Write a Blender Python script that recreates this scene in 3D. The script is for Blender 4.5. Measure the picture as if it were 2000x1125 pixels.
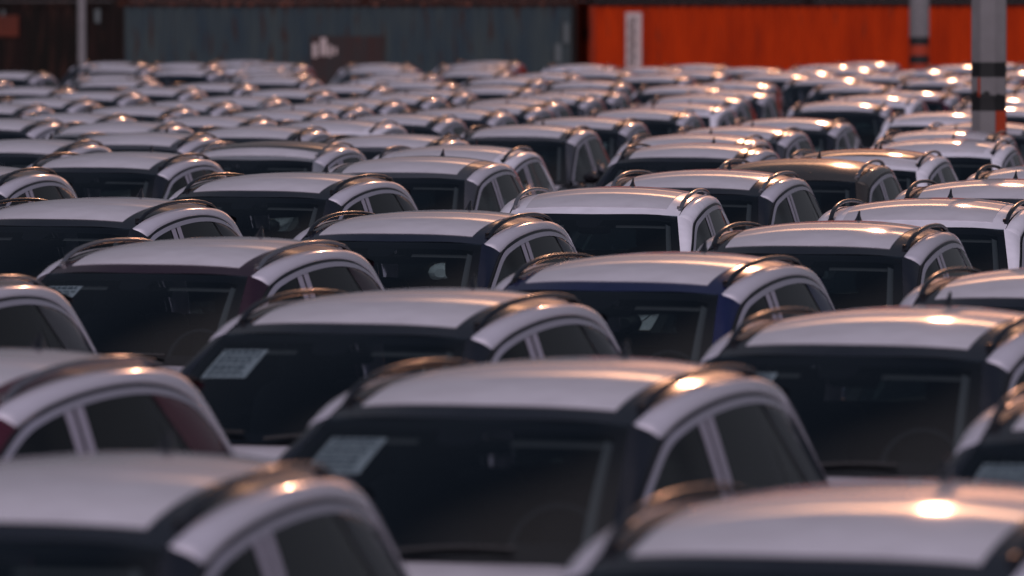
import bpy, math, random
import numpy as np
from mathutils import Vector, Matrix

rnd = random.Random(7)
for o in list(bpy.data.objects):
    bpy.data.objects.remove(o)
SC = bpy.context.scene
COL = SC.collection
R = math.radians

# ------------------------------------------------------------------ camera
F = 13300.0            # focal length in pixels of a 2000 px wide frame
HC = 3.12              # camera height
YH = -40.0             # horizon row (2000 px frame)
PITCH = math.atan((562.5 - YH) / F)
cam = bpy.data.cameras.new('camera')
cam.sensor_width = 36.0
cam.lens = F / 2000 * 36
cam.clip_start = 1.0
cam.clip_end = 3000
cam.dof.use_dof = True
cam.dof.focus_distance = 47
cam.dof.aperture_fstop = (cam.lens / 1000) / 0.076
cam.dof.aperture_blades = 9
co = bpy.data.objects.new('camera', cam)
COL.objects.link(co)
co.location = (0, 0, HC)
co.rotation_euler = (R(90) - PITCH, 0, 0)
SC.camera = co

# ------------------------------------------------------------------ sky, sun
SUN_AZ, SUN_EL = R(4.6), R(13.5)       # azimuth from the view axis to the right, elevation
w = bpy.data.worlds.new('World')
SC.world = w
w.use_nodes = True
nt = w.node_tree
nt.nodes.clear()
N = nt.nodes.new
out = N('ShaderNodeOutputWorld')
bg = N('ShaderNodeBackground')
nt.links.new(bg.outputs[0], out.inputs[0])
tc = N('ShaderNodeTexCoord')
# dusk sky: dim and brownish ahead where the light has gone, opening smoothly to a bright lilac sky behind the camera
dt = N('ShaderNodeVectorMath'); dt.operation = 'DOT_PRODUCT'
nt.links.new(tc.outputs['Generated'], dt.inputs[0]); dt.inputs[1].default_value = (0.0, -.70, .714)
mr = N('ShaderNodeMapRange'); nt.links.new(dt.outputs['Value'], mr.inputs[0])
mr.inputs['From Min'].default_value = -1; mr.inputs['From Max'].default_value = 1
ramp = N('ShaderNodeValToRGB')
nt.links.new(mr.outputs[0], ramp.inputs[0])
cr_ = ramp.color_ramp
cr_.interpolation = 'EASE'
stops = [(0.0, (.105, .098, .098)), (.27, (.080, .085, .105)), (.58, (.056, .078, .125)), (.74, (.36, .335, .385)), (.90, (.98, .88, 1.03)), (1.0, (1.22, 1.09, 1.28))]
while len(cr_.elements) < len(stops):
    cr_.elements.new(0.5)
for e, (p, c) in zip(cr_.elements, stops):
    e.position = p
    e.color = (*c, 1)
# warm dusk glow round the low sun: a wide lobe that hugs the horizon and a tighter one at the sun
def glow(el, sx, sz, col, amp, prev):
    d = (math.sin(SUN_AZ) * math.cos(el), math.cos(SUN_AZ) * math.cos(el), math.sin(el))
    sub = N('ShaderNodeVectorMath'); sub.operation = 'SUBTRACT'
    nt.links.new(tc.outputs['Generated'], sub.inputs[0]); sub.inputs[1].default_value = d
    sc = N('ShaderNodeVectorMath'); sc.operation = 'MULTIPLY'
    nt.links.new(sub.outputs[0], sc.inputs[0]); sc.inputs[1].default_value = (1 / sx, 1 / sx, 1 / sz)
    dot = N('ShaderNodeVectorMath'); dot.operation = 'DOT_PRODUCT'
    nt.links.new(sc.outputs[0], dot.inputs[0]); nt.links.new(sc.outputs[0], dot.inputs[1])
    m = N('ShaderNodeMath'); m.operation = 'MULTIPLY'; nt.links.new(dot.outputs['Value'], m.inputs[0]); m.inputs[1].default_value = -1
    ex = N('ShaderNodeMath'); ex.operation = 'EXPONENT'; nt.links.new(m.outputs[0], ex.inputs[0])
    v = N('ShaderNodeVectorMath'); v.operation = 'SCALE'; v.inputs[0].default_value = [c * amp for c in col]
    nt.links.new(ex.outputs[0], v.inputs['Scale'])
    ad = N('ShaderNodeVectorMath'); ad.operation = 'ADD'
    nt.links.new(prev, ad.inputs[0]); nt.links.new(v.outputs[0], ad.inputs[1])
    return ad.outputs[0]
c1 = glow(R(5.0), .070, .012, (1.0, .42, .22), 2.0, ramp.outputs[0])
c2 = glow(SUN_EL, .060, .013, (1.0, .48, .25), 6.5, c1)
c2 = glow(R(9), .085, .06, (1.0, .46, .29), .38, c2)
nt.links.new(c2, bg.inputs[0])
bg.inputs[1].default_value = 1.0

sun = bpy.data.lights.new('sun', 'SUN')
sun.energy = .06
sun.angle = R(0.6)
sun.color = (1.0, .46, .26)
so = bpy.data.objects.new('sun', sun)
COL.objects.link(so)
sd = Vector((math.sin(SUN_AZ) * math.cos(SUN_EL), math.cos(SUN_AZ) * math.cos(SUN_EL), math.sin(SUN_EL)))
so.rotation_euler = sd.to_track_quat('Z', 'Y').to_euler()
so.location = (10, 60, 30)

SC.view_settings.view_transform = 'Standard'
SC.view_settings.look = 'None'
SC.view_settings.exposure = 0
SC.view_settings.gamma = 1
SC.view_settings.use_curve_mapping = False
SC.render.engine = 'CYCLES'
cy = SC.cycles
cy.use_denoising = True
cy.max_bounces = 8
cy.transparent_max_bounces = 12
cy.glossy_bounces = 3
cy.diffuse_bounces = 2
cy.transmission_bounces = 3
cy.caustics_reflective = False
cy.caustics_refractive = False
cy.sample_clamp_indirect = 4

# ------------------------------------------------------------------ materials
MATS = {}
def mat(name, base, rough=.5, metal=0.0, coat=0.0, spec=.5, coat_rough=.04, bump=None, noise=None):
    m = bpy.data.materials.new(name)
    m.use_nodes = True
    t = m.node_tree
    b = t.nodes['Principled BSDF']
    b.inputs['Base Color'].default_value = (*base, 1)
    b.inputs['Roughness'].default_value = rough
    b.inputs['Metallic'].default_value = metal
    b.inputs['Coat Weight'].default_value = coat
    b.inputs['Coat Roughness'].default_value = coat_rough
    b.inputs['Specular IOR Level'].default_value = spec
    if noise:      # (scale, amount, colour2)
        s, amt, c2 = noise
        tcn = t.nodes.new('ShaderNodeTexCoord')
        n = t.nodes.new('ShaderNodeTexNoise'); n.inputs['Scale'].default_value = s; n.inputs['Detail'].default_value = 6
        t.links.new(tcn.outputs['Object'], n.inputs['Vector'])
        rp = t.nodes.new('ShaderNodeValToRGB')
        rp.color_ramp.elements[0].position = .5 - amt; rp.color_ramp.elements[1].position = .5 + amt
        rp.color_ramp.elements[0].color = (*base, 1); rp.color_ramp.elements[1].color = (*c2, 1)
        t.links.new(n.outputs['Fac'], rp.inputs[0]); t.links.new(rp.outputs[0], b.inputs['Base Color'])
    if bump:       # (scale, strength, distance)
        s, st, ds = bump
        tcn = t.nodes.new('ShaderNodeTexCoord')
        n = t.nodes.new('ShaderNodeTexNoise'); n.inputs['Scale'].default_value = s; n.inputs['Detail'].default_value = 3
        oi = t.nodes.new('ShaderNodeObjectInfo'); sc_ = t.nodes.new('ShaderNodeMath'); sc_.operation = 'MULTIPLY'; sc_.inputs[1].default_value = 60
        t.links.new(oi.outputs['Random'], sc_.inputs[0]); av = t.nodes.new('ShaderNodeVectorMath'); av.operation = 'ADD'
        t.links.new(tcn.outputs['Object'], av.inputs[0]); t.links.new(sc_.outputs[0], av.inputs[1]); t.links.new(av.outputs[0], n.inputs['Vector'])
        bm_ = t.nodes.new('ShaderNodeBump'); bm_.inputs['Strength'].default_value = st; bm_.inputs['Distance'].default_value = ds
        t.links.new(n.outputs['Fac'], bm_.inputs['Height']); t.links.new(bm_.outputs[0], b.inputs['Normal'])
    MATS[name] = m
    return m

def paint(name, c, metal=.2):
    return mat('paint_' + name, c, rough=.14, metal=metal, coat=.12, spec=.28, coat_rough=.03, noise=(9.0, .35, tuple(min(1, v * 1.25 + .004) for v in c)))
paint('black', (.010, .011, .016)); paint('navy', (.007, .009, .022)); paint('blue', (.006, .009, .045), .1)
paint('plum', (.022, .007, .015), .2); paint('red', (.060, .010, .020), .2); paint('white', (.62, .60, .66), 0)
paint('grey', (.07, .07, .08), .5); paint('bronze', (.045, .036, .030), .4); paint('silver', (.42, .41, .43), .7)
mat('film', (.64, .612, .665), rough=.08, spec=.5, coat=.35, coat_rough=.06, bump=(3.2, .13, .012), noise=(5.0, .25, (.53, .50, .54)))
mat('arch_silver', (.70, .66, .74), rough=.12, metal=.30, coat=.5, coat_rough=.03, bump=(11.0, .10, .006))
mat('arch_dark', (.10, .08, .065), rough=.25, metal=.6, coat=.8)
mat('rail_black', (.010, .010, .013), rough=.16, spec=.3, coat=.08, coat_rough=.05)
mat('rail_silver', (.30, .285, .30), rough=.14, metal=.8)
mat('chrome', (.50, .48, .56), rough=.14, metal=.5)
mat('pillar_trim', (.36, .33, .40), rough=.25, coat=.5)
mat('rubber', (.010, .010, .011), rough=.6)
mat('black_trim', (.008, .008, .011), rough=.30, spec=.4)
mat('cabin_dark', (.010, .012, .016), rough=.8)
mat('seat_fabric', (.014, .016, .022), rough=.85, noise=(60, .3, (.024, .026, .033)))
mat('cabin_light', (.12, .125, .125), rough=.8)
mat('visor_grey', (.10, .10, .095), rough=.8)
mat('tyre', (.014, .014, .014), rough=.8)
mat('rim', (.35, .35, .37), rough=.3, metal=.9)
mat('lamp_white', (.6, .62, .66), rough=.12, coat=1)
mat('lamp_red', (.25, .01, .01), rough=.15, coat=1)
mat('paper', (.70, .73, .74), rough=.7)
mat('ink', (.16, .19, .21), rough=.7)
mat('mirror', (.8, .8, .8), rough=.02, metal=1)
mat('roof_glass', (.012, .012, .014), rough=.08, spec=.6, coat=.4)

def glass(name, tint, refl=1.0):
    m = bpy.data.materials.new(name); m.use_nodes = True
    t = m.node_tree; t.nodes.clear()
    o_ = t.nodes.new('ShaderNodeOutputMaterial')
    tr = t.nodes.new('ShaderNodeBsdfTransparent'); tr.inputs[0].default_value = (*tint, 1)
    gl = t.nodes.new('ShaderNodeBsdfGlossy'); gl.inputs['Roughness'].default_value = .03; gl.inputs[0].default_value = (refl, refl, refl, 1)
    fr = t.nodes.new('ShaderNodeFresnel'); fr.inputs[0].default_value = 1.5
    mx = t.nodes.new('ShaderNodeMixShader')
    t.links.new(fr.outputs[0], mx.inputs[0]); t.links.new(tr.outputs[0], mx.inputs[1]); t.links.new(gl.outputs[0], mx.inputs[2])
    t.links.new(mx.outputs[0], o_.inputs[0])
    MATS[name] = m
glass('windscreen_glass', (.60, .67, .70), .75)
glass('window_glass', (.14, .16, .19), 1.0)
glass('front_glass', (.45, .50, .54), 1.0)
glass('rear_glass', (.36, .46, .40), .6)

# ------------------------------------------------------------------ mesh helpers
class G:
    """collects vertices and faces into one mesh"""
    def __init__(s): s.v = []; s.f = []; s.smooth = []
    def grid(s, P, flip=False, smooth=True):
        P = np.asarray(P, float); n, m = P.shape[:2]; b = len(s.v)
        s.v += [tuple(p) for p in P.reshape(-1, 3)]
        for i in range(n - 1):
            for j in range(m - 1):
                q = (b + i * m + j, b + i * m + j + 1, b + (i + 1) * m + j + 1, b + (i + 1) * m + j)
                s.f.append(q[::-1] if flip else q); s.smooth.append(smooth)
        return s
    def poly(s, pts, smooth=False):
        b = len(s.v); s.v += [tuple(p) for p in pts]; s.f.append(tuple(range(b, b + len(pts)))); s.smooth.append(smooth); return s
    def box(s, c, d, rot=None):
        b = len(s.v); h = [x / 2 for x in d]
        for z in (-1, 1):
            for y in (-1, 1):
                for x in (-1, 1):
                    p = Vector((x * h[0], y * h[1], z * h[2]))
                    if rot: p = rot @ p
                    s.v.append((c[0] + p.x, c[1] + p.y, c[2] + p.z))
        for q in ((0, 2, 3, 1), (4, 5, 7, 6), (0, 1, 5, 4), (2, 6, 7, 3), (0, 4, 6, 2), (1, 3, 7, 5)):
            s.f.append(tuple(b + k for k in q)); s.smooth.append(False)
        return s
    def rbox(s, c, d, r, n=4, rot=None):
        """box with rounded vertical section (superellipse in x-z), used for cushions"""
        k = 16; ring = []
        for i in range(k):
            a = 2 * math.pi * i / k; ca, sa = math.cos(a), math.sin(a)
            ring.append((math.copysign(abs(ca) ** .5, ca) * d[0] / 2, math.copysign(abs(sa) ** .5, sa) * d[2] / 2))
        P = []
        for yy, sc in ((-.5, .0), (-.5, .8), (-.35, .97), (0, 1), (.35, .97), (.5, .8), (.5, .0)):
            row = []
            for x, z in ring + ring[:1]:
                p = Vector((x * sc, yy * d[1], z * sc))
                if rot: p = rot @ p
                row.append((c[0] + p.x, c[1] + p.y, c[2] + p.z))
            P.append(row)
        return s.grid(P)
    def tube(s, path, ra, rb=None, k=8, caps=True):
        """tube along a path; ra half width (x), rb half height"""
        rb = rb or ra; P = []
        path = [Vector(p) for p in path]
        for i, p in enumerate(path):
            t = (path[min(i + 1, len(path) - 1)] - path[max(i - 1, 0)]).normalized()
            sx = Vector((1, 0, 0)) if abs(t.x) < .9 else Vector((0, 1, 0))
            side = (sx - t * sx.dot(t)).normalized(); up = side.cross(t)
            f = s.taper[i] if getattr(s, 'taper', None) else 1
            P.append([tuple(p + side * (math.cos(a) * ra * f) + up * (math.sin(a) * rb * f)) for a in [2 * math.pi * q / k for q in range(k + 1)]])
        s.grid(P)
        if caps:
            s.poly(P[0][:-1][::-1]); s.poly(P[-1][:-1])
        return s
    def mirror(s):
        b = len(s.v); s.v += [(-x, y, z) for x, y, z in s.v]; n = len(s.f)
        for k in range(n):
            s.f.append(tuple(b + q for q in s.f[k][::-1])); s.smooth.append(s.smooth[k])
        return s
    def mirrored(s):
        g = G(); g.v = [(-x, y, z) for x, y, z in s.v]; g.f = [q[::-1] for q in s.f]; g.smooth = list(s.smooth); return g
    def mesh(s, name):
        me = bpy.data.meshes.new(name)
        me.from_pydata([tuple(float(c) for c in v) for v in s.v], [], s.f)
        me.polygons.foreach_set('use_smooth', s.smooth)
        me.update()
        return me

def cr(pts, n):
    """Catmull-Rom through pts, n samples evenly by chord length"""
    p = np.array(pts, float)
    p = np.vstack([2 * p[0] - p[1], p, 2 * p[-1] - p[-2]])
    o = []
    for i in range(1, len(p) - 2):
        for t in np.linspace(0, 1, 12, endpoint=False):
            a, b, c, d = p[i - 1:i + 3]
            o.append(.5 * ((2 * b) + (c - a) * t + (2 * a - 5 * b + 4 * c - d) * t * t + (3 * b - a - 3 * c + d) * t ** 3))
    o.append(p[-2]); o = np.array(o)
    L = np.r_[0, np.cumsum(np.linalg.norm(np.diff(o, axis=0), axis=1))]
    q = np.linspace(0, L[-1], n)
    return np.stack([np.interp(q, L, o[:, k]) for k in range(o.shape[1])], 1)

# ------------------------------------------------------------------ the car's curves (x lateral, u from the front bumper, z up)
ZC = np.array([(1.90, 1.435), (1.95, 1.452), (2.08, 1.497), (2.2, 1.528), (2.4, 1.564), (2.6, 1.587), (2.9, 1.604), (3.2, 1.604),
               (3.5, 1.600), (3.8, 1.587), (4.05, 1.560), (4.27, 1.520)])
ZCs = cr(ZC, 120)
zc = lambda u: np.interp(u, ZCs[:, 0], ZCs[:, 1])
K2 = np.array([(.612, 2.035, 1.430), (.622, 2.30, 1.488), (.630, 2.60, 1.525), (.632, 2.95, 1.542), (.625, 3.30, 1.540), (.610, 3.65, 1.526),
               (.598, 3.93, 1.496), (.590, 4.12, 1.452), (.597, 4.26, 1.365), (.620, 4.38, 1.240), (.655, 4.49, 1.080)])
K3 = np.array([(.712, 2.10, 1.385), (.722, 2.30, 1.437), (.727, 2.60, 1.475), (.725, 2.95, 1.493), (.715, 3.30, 1.488), (.700, 3.62, 1.458),
               (.686, 3.88, 1.405), (.684, 4.05, 1.335), (.695, 4.19, 1.235), (.712, 4.32, 1.120), (.740, 4.44, 1.000)])
KF = np.array([(.800, 1.20, .965), (.775, 1.45, 1.100), (.745, 1.78, 1.262)])
K2s = cr(K2, 61); K3s = cr(K3, 61)
K3a = cr(np.vstack([KF, K3]), 80)
k2x = lambda u: np.interp(u, K2s[:, 1], K2s[:, 0])
k2z = lambda u: np.interp(u, K2s[:, 1], K2s[:, 2])
def roof_z(x, u):
    e = np.maximum(zc(u) - k2z(u), .02)
    return zc(u) - e * (np.abs(x) / k2x(u)) ** 2.2
XB = np.array([(1.0, .785), (1.2, .815), (1.5, .845), (1.9, .872), (2.5, .885), (3.3, .885), (3.8, .868), (4.1, .845), (4.35, .800), (4.55, .72)])
xb = lambda u: np.interp(u, XB[:, 0], XB[:, 1])
ZB = .975
def zbelt(u): return ZB + .012 * (u - 1.2)
k3z = lambda u: np.interp(u, K3a[:, 1], K3a[:, 2])
k3x = lambda u: np.interp(u, K3a[:, 1], K3a[:, 0])
def side_x(u, z):
    zt = np.maximum(k3z(u), ZB + .05)
    g = np.clip((zt - z) / (zt - ZB), 0, 1.2) ** .9
    return k3x(u) + (xb(u) - k3x(u)) * g
# offset curves of the gutter in the (u, z) plane, pointing into the window opening
def gutter_off(d, n=80):
    c = K3a[:, 1:3]; t = np.gradient(c, axis=0); t /= np.linalg.norm(t, axis=1)[:, None]
    nrm = np.stack([t[:, 1], -t[:, 0]], 1)      # to the right of travel = down / inside
    return c + nrm * d
def S(u, z, off=0.0):
    return (side_x(u, z) + off, u - 2.3, z)
def side_band(d0, d1, off, a=0, b=None, n=3):
    c0 = gutter_off(d0)[a:b]; c1 = gutter_off(d1)[a:b]
    return [[S(*(c0[i] * (1 - k / (n - 1)) + c1[i] * (k / (n - 1))), off) for k in range(n)] for i in range(len(c0))]
go = gutter_off(.042)
front_half = go[:np.argmax(go[:, 1]) + 1]
def ztop(u): return float(np.interp(u, go[:, 0], go[:, 1]))
def window(ua, ub, off=.0, n=10, m=6, d=.0):
    """glass between two roughly vertical lines, ua and ub functions of v in 0..1 (belt to top)"""
    P = []
    for i in range(n + 1):
        s_ = i / n; row = []
        for k in range(m + 1):
            v = k / m
            u = ua(v) * (1 - s_) + ub(v) * s_
            zt = max(ztop(u) - d, zbelt(u) + .002)
            z = zbelt(u) + (zt - zbelt(u)) * v
            row.append(S(u, z, off))
        P.append(row)
    return P

def glass_pt(s_, t, off=0.0):
    """windscreen: s -1..1 across, t 0 base .. 1 top"""
    b = np.array((.755 * s_, .95 + .33 * s_ * s_, 1.000 - .035 * s_ * s_))
    a = np.array((.606 * s_, 1.945 + .09 * s_ * s_, 0.0)); a[2] = roof_z(a[0], max(a[1], 1.95)) - .004
    if a[1] < 2.04: a[2] = zc(a[1]) - .070 * (abs(a[0]) / .62) ** 2.2 * .62
    p = b * (1 - t) + a * t
    bul = math.sin(math.pi * t) * .022 + off
    p[1] -= bul * .45; p[2] += bul * .89
    return (p[0], p[1] - 2.3, p[2])
def rear_pt(s_, t, off=0.0):
    a = np.array((.585 * s_, 4.17 + .0 * s_, 1.478 - .055 * s_ * s_)); b = np.array((.640 * s_, 4.50 - .03 * s_ * s_, 1.090))
    p = b * (1 - t) + a * t; bul = math.sin(math.pi * t) * .02 + off
    p[1] += bul * .8; p[2] += bul * .5
    return (p[0], p[1] - 2.3, p[2])

# ------------------------------------------------------------------ car part meshes
ME = {}
def put(name, g):
    me = ME[name] = g.mesh(name)
    if 'window' in name or name == 'windscreen':      # glass must face outwards
        ref = Vector((0, -1, 1)) if name == 'windscreen' else (Vector((0, 1, .3)) if name == 'tailgate_window' else Vector((-1 if name.endswith('_m') else 1, 0, .2)))
        if sum((p.normal * p.area).dot(ref) for p in me.polygons) < 0: me.flip_normals()
    return me

# roof panel (body colour): header, sides under the rails
def roof_grid(sfun, s0, s1, u1, n=26, m=18, off=0.0, f0=1.95, sw=.09):
    P = []
    for i in range(n + 1):
        row = []
        for k in range(m + 1):
            s_ = s0 + (s1 - s0) * k / m
            x0 = sfun(s_)
            uf = f0 + sw * (x0 / .612) ** 2
            u = uf + (u1 - uf) * (i / n)
            x = x0 * (k2x(u) / k2x(2.3) if u > 2.3 else 1)
            x = max(-k2x(u), min(k2x(u), x))
            row.append((x, u - 2.3, float(roof_z(x, u)) + off))
        P.append(row)
    return P
body = G()
body.grid(roof_grid(lambda s_: s_ * .612, -1, 1, 4.19), flip=False)
# A pillars
ap = G()
P = []
kfull = K3a[:np.searchsorted(K3a[:, 1], 2.10) + 1]
kf = cr(kfull, 14)
for i in range(14):
    t = i / 13
    a = np.array(glass_pt(1, .0 + t)); b = np.array((kf[i, 0], kf[i, 1] - 2.3, kf[i, 2]))
    row = []
    for k in range(6):
        q = k / 5; p = a * (1 - q) + b * q; bu = math.sin(math.pi * q) * .014
        row.append((p[0] + bu * .7, p[1] - bu * .2, p[2] + bu * .6))
    P.append(row)
ap.grid(P, flip=True)
# C pillar between the quarter glass and the gutter's fall to the rear
uB = lambda v: 3.86 - .46 * v
rear = go[np.argmax(go[:, 1]):]; rear = rear[rear[:, 0] > 3.40]; rear = rear[rear[:, 1] > ZB + .03]
cp = []
for i in range(13):
    v = i / 12; zr = ZB + .03 + (rear[0, 1] - ZB - .03) * v
    ur = float(np.interp(-zr, -rear[:, 1], rear[:, 0])); row = []
    for k in range(6):
        q = k / 5; u = uB(v) * (1 - q) + ur * q
        zt = min(zr, ztop(u)); row.append(S(u, zt, .004 + .006 * math.sin(math.pi * q)))
    cp.append(row)
ap.grid(cp)
# lower body loft, rear of the cowl
US = np.array([1.25, 1.5, 1.8, 2.1, 2.6, 3.1, 3.6, 4.0, 4.25, 4.42, 4.53, 4.58])
XS = np.array([(0.0, .56), (.06, .66), (.2, .79), (.45, .87), (.8, .915), (1.2, .92), (2.5, .925), (3.6, .925), (4.1, .905), (4.35, .865), (4.5, .78), (4.58, .66)])
xs = lambda u: np.interp(u, XS[:, 0], XS[:, 1])
def section(u):
    a, b = float(xb(u)), float(xs(u))
    return [(a, zbelt(u)), (a + .018, zbelt(u) - .03), (b - .012, .86), (b, .74), (b - .018, .60), (b + .004, .46), (b - .012, .32), (b - .09, .20)]
def side_loft(u0, u1, n, off=0.0):
    us = np.linspace(u0, u1, n)
    return [[(x + off, u - 2.3, z) for x, z in section(u)] for u in us]
qb = G()
qb.grid(side_loft(3.62, 4.57, 9), flip=False)
sills = G(); sills.grid([[(x, u - 2.3, z) for x, z in section(u)[6:]] for u in np.linspace(1.2, 3.62, 6)])
# front wings
def front_sec(u):
    zh = float(np.interp(u, [0, .06, .15, .35, .65, .95, 1.25], [.66, .74, .80, .875, .94, .985, .985]))
    b = float(xs(u))
    return [(0, zh), (b * .40, zh - .006), (b * .82, zh - .032), (b * .90, zh - .075), (b * .97, zh - .17), (b, max(zh - .32, .48)), (b - .01, .42), (b - .03, .3), (b - .12, .2)]
wing = G()
wing.grid([[(x, u - 2.3, z) for x, z in front_sec(u)[2:]] for u in np.linspace(.0, 1.27, 12)])
hood = G()
hp = []
for u in np.linspace(.10, 1.0, 12):
    sec = front_sec(u); row = []
    for k in range(9):
        x = (k / 8) * sec[2][0]; z = sec[0][1] - .028 * (x / sec[2][0]) ** 2
        row.append((x, u + (.26 * (k / 8) ** 2 if u > .99 else 0) - 2.3, z + .004))
    hp.append(row)
hood.grid(hp); hood.mirror()
film_h = G(); film_h.grid([[(x * .985, y + .012, z + .004) for x, y, z in r_] for r_ in hp[1:]]); film_h.mirror()
nose = G()
sec0 = front_sec(.0); nose.poly([(x, -2.3, z) for x, z in sec0]); nose.grid([[(x, u - 2.3, z) for x, z in front_sec(u)[:3]] for u in (.0, .05, .10)])
tail = G()
st = section(4.57); tail.poly([(x, 2.27, z) for x, z in st] + [(0, 2.30, .20), (0, 2.30, .98)])
tg = []
for t in np.linspace(0, 1, 6):
    tg.append([(.66 * q, 2.27 - .06 * q * q - .07 * t, .975 + .12 * t) for q in np.linspace(0, 1, 6)])
tail.grid(tg, flip=True)
half = G()
for g in (ap, qb, sills, wing, nose, tail):
    b_ = len(half.v); half.v += g.v; half.f += [tuple(b_ + q for q in f_) for f_ in g.f]; half.smooth += g.smooth
half.mirror()
b_ = len(body.v); body.v += half.v; body.f += [tuple(b_ + q for q in f_) for f_ in half.f]; body.smooth += half.smooth
put('body', body)
put('bonnet', hood); put('bonnet_film', film_h)
# film sheets on the roof
def film_grid(u0, u1, n=20, hw=.51, off=.004):
    P = []
    for i in range(n + 1):
        row = []
        for k in range(17):
            s_ = -1 + k / 8; x0 = s_ * hw
            uf = u0 + .08 * s_ * s_; u = uf + (u1 - uf) * i / n
            x = x0 * (1 - .05 * max(0, (u - 2.6) / 1.5)); row.append((x, u - 2.3, float(roof_z(x, u)) + off))
        P.append(row)
    # turned-down edges give the sheet a thickness
    g = G(); g.grid(P)
    for e in (P[0], P[-1], [r_[0] for r_ in P], [r_[-1] for r_ in P]):
        g.grid([[p, (p[0], p[1], p[2] - off)] for p in e])
    return g
put('roof_film', film_grid(2.08, 4.05)); put('roof_film_strip', film_grid(2.07, 2.36, 5, .585))
put('glass_roof', film_grid(2.40, 3.95, 14, .55, .006))
put('spoiler', G().grid([[(k2x(4.1) * s_, u - 2.3, float(roof_z(k2x(4.1) * s_ * .98, min(u, 4.12))) - .18 * max(0, u - 4.12) + .012) for s_ in np.linspace(-1, 1, 15)] for u in np.linspace(4.03, 4.31, 6)])
    .grid([[(k2x(4.1) * s_, 4.31 - 2.3, float(roof_z(k2x(4.1) * s_ * .98, 4.12)) - .022 - d) for s_ in np.linspace(-1, 1, 15)] for d in (0, .03)]))
# roof arch: silver band between the rail and the gutter
P = []
for i in range(61):
    a, b = K2s[i], K3s[i]; row = []
    for k in range(8):
        q = k / 7; p = a * (1 - q) + b * q; bu = math.sin(math.pi * min(1, q * 1.02)) ** .8 * .020 + .005
        row.append((p[0] + bu * .62, p[1] - 2.3, p[2] + bu * .78))
    row.append((b[0] - .006, b[1] - 2.3, b[2] - .012))
    P.append(row)
P = [[(P[0][k][0], P[0][k][1] - .012, P[0][k][2] - .020) for k in range(9)]] + P
arch = G().grid(P, flip=True)
put('roof_arch', arch)
put('roof_arch_m', arch.mirrored())
# gutter seal, frame, pillar trims
seal = G().grid(side_band(-.004, .016, .001, 2))
seal.grid(window(lambda v: 2.44, lambda v: 2.69, -.004, 3, 5)); seal.grid(window(lambda v: 3.38 - .06 * v, lambda v: 3.46 - .12 * v, -.002, 3, 5))
seal.grid(window(lambda v: 3.82 - .44 * v, lambda v: 3.88 - .46 * v, .002, 3, 6))
put('window_seal', seal); put('window_seal_m', seal.mirrored())
frame = G().grid(side_band(.014, .042, .007, 3)); frame.grid([[S(u, zbelt(u) + dz, .006) for dz in (-.012, .004, .014)] for u in np.linspace(1.28, 4.36, 20)])
put('window_frame', frame); put('window_frame_m', frame.mirrored())
bp = G().grid(window(lambda v: 2.470, lambda v: 2.550, .004, 2, 6)); put('pillar_trim', bp); put('pillar_trim_m', bp.mirrored())
bp = G().grid(window(lambda v: 2.575, lambda v: 2.655, .004, 2, 6)); put('pillar_trim_b', bp); put('pillar_trim_bm', bp.mirrored())
fw = G().grid(window(lambda v: 1.33, lambda v: 2.465, 0, 22, 6)); put('front_window', fw); put('front_window_m', fw.mirrored())
rw = G().grid(window(lambda v: 2.66, lambda v: 3.41 - .05 * v, 0, 12, 6)); put('rear_window', rw); put('rear_window_m', rw.mirrored())
qw = G().grid(window(lambda v: 3.45 - .10 * v, lambda v: 3.83 - .44 * v, 0, 6, 6)); put('quarter_window', qw); put('quarter_window_m', qw.mirrored())
# windscreen and its black printed border
put('windscreen', G().grid([[glass_pt(s_, t) for s_ in np.linspace(-1, 1, 17)] for t in np.linspace(0, 1, 9)]))
bd = G()
O = -.006
bd.grid([[glass_pt(s_, t, O) for s_ in np.linspace(-1, 1, 17)] for t in (.915, .95, 1)])
bd.grid([[glass_pt(s_, t, O) for s_ in np.linspace(-1, 1, 17)] for t in (0, .05, .09)])
for sg in (-1, 1):
    bd.grid([[glass_pt(sg * q, t, O) for q in (.925, .96, 1)] for t in np.linspace(.09, .91, 9)], flip=sg < 0)
bd.grid([[glass_pt(s_, t, O - .002) for s_ in np.linspace(-w_, w_, 3)] for t, w_ in ((.80, .08), (.84, .13), (.92, .16))])
put('windscreen_border', bd)
put('tailgate_window', G().grid([[rear_pt(s_, t) for s_ in np.linspace(-1, 1, 11)] for t in np.linspace(0, 1, 6)], flip=True))
# doors
for nm, (a, b) in {'front_door': (1.30, 2.555), 'rear_door': (2.565, 3.60)}.items():
    d = G().grid(side_loft(a, b, 9, .003)[0:])
    put(nm, d); put(nm + '_m', d.mirrored())
hd = G().tube([(xs(2.0) + .012, t - 2.3, .84 + .006 * math.sin(k)) for k, t in enumerate((2.27, 2.30, 2.36, 2.42, 2.45))], .016, .014)
put('door_handle', hd); put('door_handle_m', hd.mirrored())
hd = G().tube([(xs(3.0) + .012, t - 2.3, .85) for t in (3.27, 3.30, 3.36, 3.42, 3.45)], .016, .014)
put('door_handle_b', hd); put('door_handle_bm', hd.mirrored())
# lamps
hl = G().grid([[(front_sec(u)[k][0] + .004, u - 2.3, front_sec(u)[k][1] + .004) for k in (3, 4)] for u in np.linspace(.06, .42, 6)])
put('headlight', hl); put('headlight_m', hl.mirrored())
tl = G().grid([[(section(u)[k][0] + .005, u - 2.3, section(u)[k][1]) for k in (2, 3)] for u in np.linspace(4.2, 4.57, 5)])
put('tail_light', tl); put('tail_light_m', tl.mirrored())
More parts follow.
